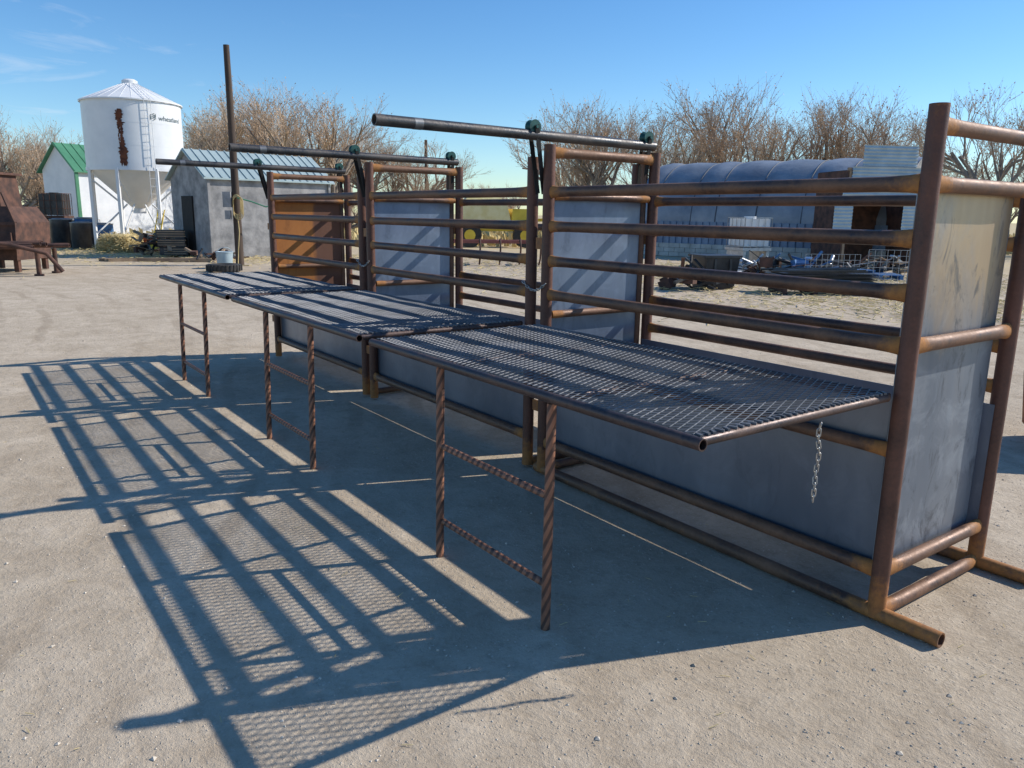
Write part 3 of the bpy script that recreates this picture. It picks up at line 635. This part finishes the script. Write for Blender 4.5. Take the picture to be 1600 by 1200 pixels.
# ------------------------------------------------------------------ trees
def treemeshes(seed,h,spread):
    R=random.Random(seed); tk=MB(); cr=MB()
    def rnd(d,a):
        v=Vector((R.gauss(0,1),R.gauss(0,1),R.gauss(0,1))); v=(v-d*v.dot(d)).normalized(); return (d*math.cos(a)+v*math.sin(a)).normalized()
    def grow(p,d,l,r,lv):
        pts=[p];dd=d.copy()
        for s in range(3):
            dd=(dd+Vector((R.gauss(0,.10),R.gauss(0,.10),R.gauss(.045,.07)))).normalized(); pts.append(pts[-1]+dd*l/3)
        if lv<3: tk.tube(pts,[r,r*.86,r*.74,r*.6],7 if lv<2 else 5,cap=False)
        else: cr.tube(pts[::1] if lv<4 else [pts[0],pts[3]],[r,r*.8,r*.65,r*.45] if lv<4 else [r*.9,r*.38],3,cap=False,mat=0,smooth=False)
        if lv>=5:
            for _ in range(2 if R.random()<.35 else 1):
                q=pts[0].lerp(pts[3],R.uniform(.2,1)); a=Vector((R.gauss(0,1),R.gauss(0,1),R.gauss(0,1))).normalized()*R.uniform(.03,.06); b_=Vector((R.gauss(0,1),R.gauss(0,1),R.gauss(0,1))).normalized()*.033
                cr.add([q,q+a,q+a+b_,q+b_],[(0,1,2,3)],1)
            return
        k=[5,4,4,4,4][lv]
        for i in range(k):
            t=R.uniform(.3,1) if lv else R.uniform(.55,1); q=pts[0].lerp(pts[3],t) if lv else pts[3].lerp(pts[1],R.random()*.9)
            ang=R.uniform(.33,.8)*(spread if lv<2 else 1.08)
            nd=rnd(dd,ang); nd=(nd+Vector((0,0,.22))).normalized()
            grow(q,nd,l*R.uniform(.60,.82)*(1.25 if lv==0 else 1),r*[.55,.52,.42,.47,.6][lv],lv+1)
    grow(Vector((0,0,-.1)),Vector((R.gauss(0,.05),R.gauss(0,.05),1)).normalized(),h*.22,h*.018,0)
    return tk.mesh('trunk',['bark']),cr.mesh('crown',['twig','bud'])
TREES=[treemeshes(31+k,9,1.0+.1*k) for k in range(5)]
def topz(me): return max(v.co.z for v in me.vertices)
TZ=[topz(t[1]) for t in TREES]
def tree(D,S,h,k,R):
    T=thing('bare_tree',R.choice(['leafless tree with orange brown budding twigs','leafless spreading tree with tan branches']),'tree',G(D,S),R.uniform(0,6.28),group='leafless trees around the yard')
    s=h/TZ[k]; q=R.uniform(.88,1.08)*(1 if h>6 else 1.3); T.scale=(s*q,s*q,s)
    part('trunk',None,None,T,me=TREES[k][0]); part('crown',None,None,T,me=TREES[k][1])
R=random.Random(77)
def row(x0,x1,D,y0,y1,n,jit=.04):
    for i in range(n):
        px=x0+(x1-x0)*(i+.5)/n+R.uniform(-1,1)*(x1-x0)/n*.35; DD=D*(1+R.uniform(-jit,jit)); ty=R.uniform(y0,y1)
        tree(DD,(px-800)/1243*DD,1.656+(322+.0156*px-ty)*DD/1272,R.randrange(5),R)
row(-60,115,50,160,200,4); row(-60,130,66,200,225,3)
row(295,525,50,112,155,5); row(270,560,62,155,195,4); row(575,670,56,185,225,3)
row(860,1400,50,106,160,9); row(830,1440,64,155,200,5); row(1510,1720,42,105,160,3); row(1440,1700,62,190,230,3)
row(120,280,72,230,260,3); row(660,830,95,280,300,4)
row(-60,700,54,262,285,6,.08); row(820,1600,56,240,275,6,.08)
# ------------------------------------------------------------------ dry grass belt
mb=MB(); R=random.Random(5)
for k in range(9000):
    D=R.uniform(40,75); S=R.uniform(-.75,.75)*D; p=G(D,S); hgt=R.uniform(.2,.7); a=R.uniform(0,3.14); w=Vector((math.cos(a),math.sin(a),0))*R.uniform(.05,.2)
    mb.add([p-w,p+w,p+w*1.3+Vector((R.gauss(0,.1),0,hgt)),p-w*.4+Vector((0,R.gauss(0,.1),hgt*.8))],[(0,1,2,3)])
solo('dry_grass',mb,['straw'],(0,0,0),'dry yellow grass at the foot of the trees','grass',kind='stuff')
# ------------------------------------------------------------------ camera, sun, sky
R0=RT; F=Vector((math.cos(PITCH)*math.cos(YAW),math.cos(PITCH)*math.sin(YAW),-math.sin(PITCH))); U=R0.cross(F)
R2=R0*math.cos(ROLL)+U*math.sin(ROLL); U2=U*math.cos(ROLL)-R0*math.sin(ROLL)
cd=bpy.data.cameras.new('camera'); cd.sensor_width=36; cd.lens=36*1214.1/1600; cd.clip_end=3000; cd.clip_start=.05
co=bpy.data.objects.new('camera',cd); m=Matrix((R2,U2,-F)).transposed().to_4x4(); m.translation=CAM; co.matrix_world=m; C.objects.link(co); bpy.context.scene.camera=co
ld=bpy.data.lights.new('sun','SUN'); ld.energy=5.0; ld.angle=math.radians(.5); ld.color=(1,.94,.85)
lo=bpy.data.objects.new('sun',ld); dirv=Vector((math.cos(SEL)*math.cos(SAZ),math.cos(SEL)*math.sin(SAZ),-math.sin(SEL))); lo.rotation_euler=dirv.to_track_quat('-Z','Y').to_euler(); lo.location=(0,-10,20); C.objects.link(lo)
w=bpy.data.worlds.new('World'); bpy.context.scene.world=w; w.use_nodes=True; nt=w.node_tree; bg=nt.nodes['Background']
sk=N(nt,'ShaderNodeTexSky'); sk.sky_type='NISHITA'; sk.sun_disc=False; sk.sun_elevation=SEL; sk.sun_rotation=math.atan2(-dirv.x,-dirv.y); sk.altitude=300; sk.air_density=1.0; sk.dust_density=.15; sk.ozone_density=1.8
hs=N(nt,'ShaderNodeHueSaturation'); hs.inputs['Saturation'].default_value=1.25; nt.links.new(sk.outputs[0],hs.inputs['Color'])
tint=mix(nt,1.0,hs.outputs[0],(.77,.92,1.05),'MULTIPLY')
tc=N(nt,'ShaderNodeTexCoord'); mp=N(nt,'ShaderNodeMapping'); mp.inputs['Scale'].default_value=(1.5,1.5,6); nt.links.new(tc.outputs['Generated'],mp.inputs[0])
cf=noise(nt,mp.outputs[0],3.2,8,.62,1.2)
sp=N(nt,'ShaderNodeVectorMath',operation='DOT_PRODUCT'); sp.inputs[1].default_value=(math.cos(YAW+.7),math.sin(YAW+.7),.25); nt.links.new(tc.outputs['Generated'],sp.inputs[0])
cm=math_(nt,'MULTIPLY',ramp(nt,cf,[(.56,0.),(.78,.4)]),ramp(nt,sp.outputs['Value'],[(.9,0.),(1.0,1.)]))
cl=mix(nt,cm,tint,(6,6.3,6.8)); nt.links.new(cl,bg.inputs[0]); bg.inputs[1].default_value=.148
sc=bpy.context.scene; sc.view_settings.view_transform='Standard'; sc.view_settings.look='None'; sc.view_settings.exposure=0
